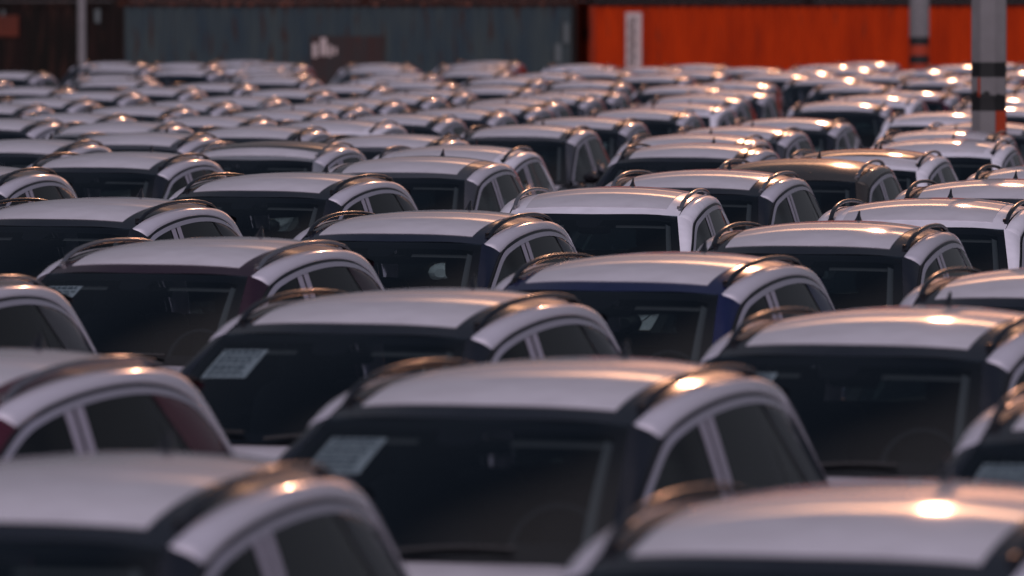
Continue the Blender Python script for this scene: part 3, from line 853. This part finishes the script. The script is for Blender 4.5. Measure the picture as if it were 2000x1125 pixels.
mat('pole_grey', (.25, .235, .235), rough=.8, noise=(2.5, .3, (.17, .158, .156)), bump=(12, .4, .01))
mat('pole_black', (.006, .006, .006), rough=.6); mat('pole_orange', (.48, .045, .006), rough=.6, noise=(4, .3, (.34, .03, .005)))
mat('concrete', (.25, .24, .23), rough=.9)

CL, CW, CHH = 12.19, 2.44, 2.70
YC = 176.0
def pxm(px, y=YC): return (px - 1000) / F * y
ZTOP = HC - (10 - YH) / F * YC + .10          # joint between the two tiers stands at row ~10
def container(x0, z0, y, skin, rail, post, label, length=CL, front=True):
    root = bpy.data.objects.new('shipping_container', None); COL.objects.link(root); root.location = (x0 + length / 2, y, z0)
    root['label'] = label; root['category'] = 'container'; root['group'] = 'stacked shipping containers'
    def part(nm, g, m):
        me = g.mesh(nm); me.materials.append(MATS[m]); o = bpy.data.objects.new(nm, me); COL.objects.link(o); o.parent = root; return o
    L2 = length / 2; zb, zt = .16, CHH - .12
    # corrugated long walls
    for yy, sg in ((0, -1), (CW, 1)):
        row = []; x = -L2 + .16; k = 0
        while x < L2 - .20:
            for dx, dp in ((0, .0), (.072, .0), (.14, .036), (.212, .036)):
                row.append((x + dx, dp))
            x += .28
        row = [q for q in row if q[0] < L2 - .16] + [(L2 - .16, 0)]
        g = G(); g.grid([[(q[0], yy - sg * (.02 + q[1]), z) for q in row] for z in (zb, zt)], smooth=False, flip=sg > 0); part('side_panel', g, skin)
    for xx, sg in ((-L2, -1), (L2, 1)):
        row = []; y_ = .16
        while y_ < CW - .2:
            row += [(y_, 0), (y_ + .09, 0), (y_ + .14, .04), (y_ + .23, .04)]; y_ += .28
        g = G(); g.grid([[(xx - sg * (.02 + q[1]), q[0], z) for q in row] for z in (zb, zt)], smooth=False); part('end_panel', g, skin)
    g = G().box((0, CW / 2, CHH - .04), (length - .3, CW - .1, .03)); part('roof', g, skin)
    g = G().box((0, CW / 2, .14), (length - .3, CW - .1, .03)); part('floor', g, 'dark_rail')
    for yy in (.03, CW - .03):
        part('top_rail', G().box((0, yy, CHH - .07), (length - .30, .06, .11)), rail)
        part('bottom_rail', G().box((0, yy, .09), (length - .30, .06, .15)), rail)
    for xx in (-L2 + .08, L2 - .08):
        for yy in (.08, CW - .08):
            part('corner_post', G().box((xx, yy, CHH / 2), (.16, .16, CHH - .24)), post)
            for zz in (.06, CHH - .06): part('corner_casting', G().box((xx, yy, zz), (.178, .178, .118)), rail)
    return root, part
gapc = .02
xT = pxm(232)
z0 = ZTOP - CHH
scale_len = pxm(1128) - pxm(232)
rootT, partT = container(xT, z0, YC, 'teal_steel', 'rusty_rail', 'brown_steel', 'teal blue corrugated container, lower tier, with maroon patch and rusty top rail', scale_len)
rootO, partO = container(pxm(1150), z0, YC, 'orange_steel', 'dark_rail', 'orange_rail', 'bright orange corrugated container with a white vertical lettering strip', scale_len)
rootB, partB = container(xT - .02 - scale_len, z0, YC, 'brown_steel', 'brown_steel', 'brown_steel', 'dark brown corrugated container at the left with an orange emblem', scale_len)
rootR, _ = container(pxm(1150) + scale_len + gapc, z0, YC, 'orange_steel', 'dark_rail', 'orange_rail', 'orange container beyond the right edge, beside the lettered one', scale_len)
for x_, sk, rl, ps, lb in ((xT - .02 - scale_len, 'brown_steel', 'brown_steel', 'brown_steel', 'dark brown container stacked on the brown one at the left'),
                       (xT, 'teal_steel', 'rusty_rail', 'brown_steel', 'dark teal container stacked above the teal one'),
                       (pxm(1150), 'orange_steel', 'dark_rail', 'orange_rail', 'orange container stacked above the lettered orange one'),
                       (pxm(1150) + scale_len + gapc, 'orange_steel', 'dark_rail', 'orange_rail', 'orange container stacked beyond the right edge')):
    container(x_, z0 + CHH + .004, YC, sk, rl, ps, lb, scale_len)
for tier in (0, 1):
    container(pxm(700), z0 + tier * (CHH + .004), YC + 2.5, 'orange_rail', 'orange_rail', 'orange_rail',
              ('dark lower container seen through the gap between the teal and orange ones', 'dark upper container seen through the gap between the teal and orange ones')[tier], scale_len)
def slab(part, cx_root, name, px0, px1, py0, py1, m, d=.008):
    xa, xb_ = pxm(px0), pxm(px1); za = HC - (py1 - YH) / F * YC; zb_ = HC - (py0 - YH) / F * YC
    g = G().box(((xa + xb_) / 2 - cx_root.location.x, -.004, (za + zb_) / 2 - cx_root.location.z), (xb_ - xa, d, zb_ - za)); return part(name, g, m)
slab(partT, rootT, 'painted_patch', 606, 748, 70, 168, 'marking_maroon')
r3 = random.Random(5)
for (a, b, c, d) in ((611, 620, 84, 112), (626, 638, 74, 108), (641, 648, 88, 110), (652, 658, 92, 106)):
    slab(partT, rootT, 'faded_letter', a, b, c, d, 'marking_white', .020)
for (a, b, c, d) in ((1084, 1096, 86, 122), (1101, 1111, 45, 84)): slab(partT, rootT, 'marking', a, b, c, d, 'marking_faded')
slab(partO, rootO, 'white_strip', 1222, 1253, 24, 134, 'marking_white')
E_ = [(0, 0, 1, 0), (0, .5, 1, .5), (0, 1, 1, 1), (0, 0, 0, 1)]
yy = 34
for k in range(8):
    w0, w1 = 1227, 1241
    for (a, b, c, d) in ((w0, w1, yy, yy + 2.0), (w0, w0 + 3, yy + 2, yy + 7) if k % 2 else (w1 - 3.2, w1, yy + 2, yy + 7), (w0 + 2, w1, yy + 7, yy + 9.2)):
        slab(partO, rootO, 'letter_stroke', a, b, c, d, 'marking_dark', .022)
    yy += 12.0
mat('emblem_rust', (.16, .022, .004), rough=.8, noise=(1.2, .3, (.07, .012, .004)))
slab(partB, rootB, 'emblem', -8, 37, 30, 71, 'emblem_rust')
slab(partB, rootB, 'marking', 186, 196, 18, 44, 'marking_faded')
slab(partB, rootB, 'marking', 4, 10, 20, 30, 'marking_faded')

# ------------------------------------------------------------------ poles
def pole(px, y, wpx, bands, label, cat='pole', k=8, top=11.0, rot=0.0):
    """bands: rows of the photo where the paint changes, from the top down"""
    r_ = wpx / F * y / 2; x = (px - 1000) / F * y; z = gz(y)
    root = bpy.data.objects.new('striped_pillar' if len(bands) > 1 else 'light_pole', None); COL.objects.link(root); root.location = (x, y, z)
    root['label'] = label; root['category'] = cat
    def zrow(py): return HC - (py - YH) / F * y - z
    z1 = top
    for i, (py, m) in enumerate(bands):
        z_lo = zrow(py) if py is not None else 0.0
        g = G(); P = []
        for zz in (z_lo, z1):
            P.append([(math.cos(a) * r_ * 1.0, math.sin(a) * r_, zz) for a in np.linspace(rot, rot + 2 * math.pi, k + 1)])
        g.grid(P, smooth=k > 10, flip=True); g.poly(P[1][:-1]); g.poly(P[0][:-1][::-1])
        me = g.mesh('shaft' if m == 'pole_grey' else 'painted_band'); me.materials.append(MATS[m])
        o = bpy.data.objects.new('shaft' if m == 'pole_grey' else 'painted_band', me); COL.objects.link(o); o.parent = root
        z1 = z_lo
    me = G().box((0, 0, .06), (r_ * 3.2, r_ * 3.2, .12)).mesh('footing'); me.materials.append(MATS['concrete'])
    o = bpy.data.objects.new('footing', me); COL.objects.link(o); o.parent = root
    return root
pole(160, 150, 16, [(None, 'pole_grey')], 'thin plain grey pole at the upper left', k=14)
pole(1795, 152, 39, [(72, 'pole_grey'), (88, 'pole_black'), (108, 'pole_orange'), (124, 'pole_black'), (None, 'pole_orange')],
     'thinner grey pillar with black and orange bands before the orange container', k=16)
pole(1931, 80, 72, [(121, 'pole_grey'), (150, 'pole_black'), (190, 'pole_grey'), (216, 'pole_black'), (None, 'pole_grey')],
     'thick grey pillar with two black bands and peeling orange paint', k=8, rot=R(14))

def patch(root, r_, a0, a1, z0_, z1_, m, name, jag=0, d=.006, rot=R(14), k=8):
    g = G(); P = []; q = random.Random(4)
    n = 10
    def rad(a):
        seg = 2 * math.pi / k; b = (a - rot) % seg - seg / 2; return r_ * math.cos(seg / 2) / math.cos(b) + d
    for zi in (0, 1):
        P.append([(math.cos(a) * rad(a), math.sin(a) * rad(a), (z1_ + (q.uniform(0, jag))) if zi else z0_) for a in np.linspace(a0, a1, n * 2)])
    g.grid(P, smooth=False); me = g.mesh(name); me.materials.append(MATS[m]); o = bpy.data.objects.new(name, me); COL.objects.link(o); o.parent = root
tp = [o for o in bpy.data.objects if o.get('label', '').startswith('thick grey pillar')][0]
rr = 72 / F * 80 / 2
def zr(py): return HC - (py - YH) / F * 80 - tp.location.z
patch(tp, rr, R(186), R(270), zr(190) - .02, zr(183), 'pole_black', 'peeling_band', .04)
patch(tp, rr, R(270), R(350), zr(190) - .02, zr(186), 'pole_black', 'peeling_band', .03)
patch(tp, rr, R(288), R(362), 0.2, zr(216), 'pole_orange', 'orange_paint', 0)
patch(tp, rr, R(228), R(239), zr(188), zr(151), 'pole_orange', 'orange_paint', 0)
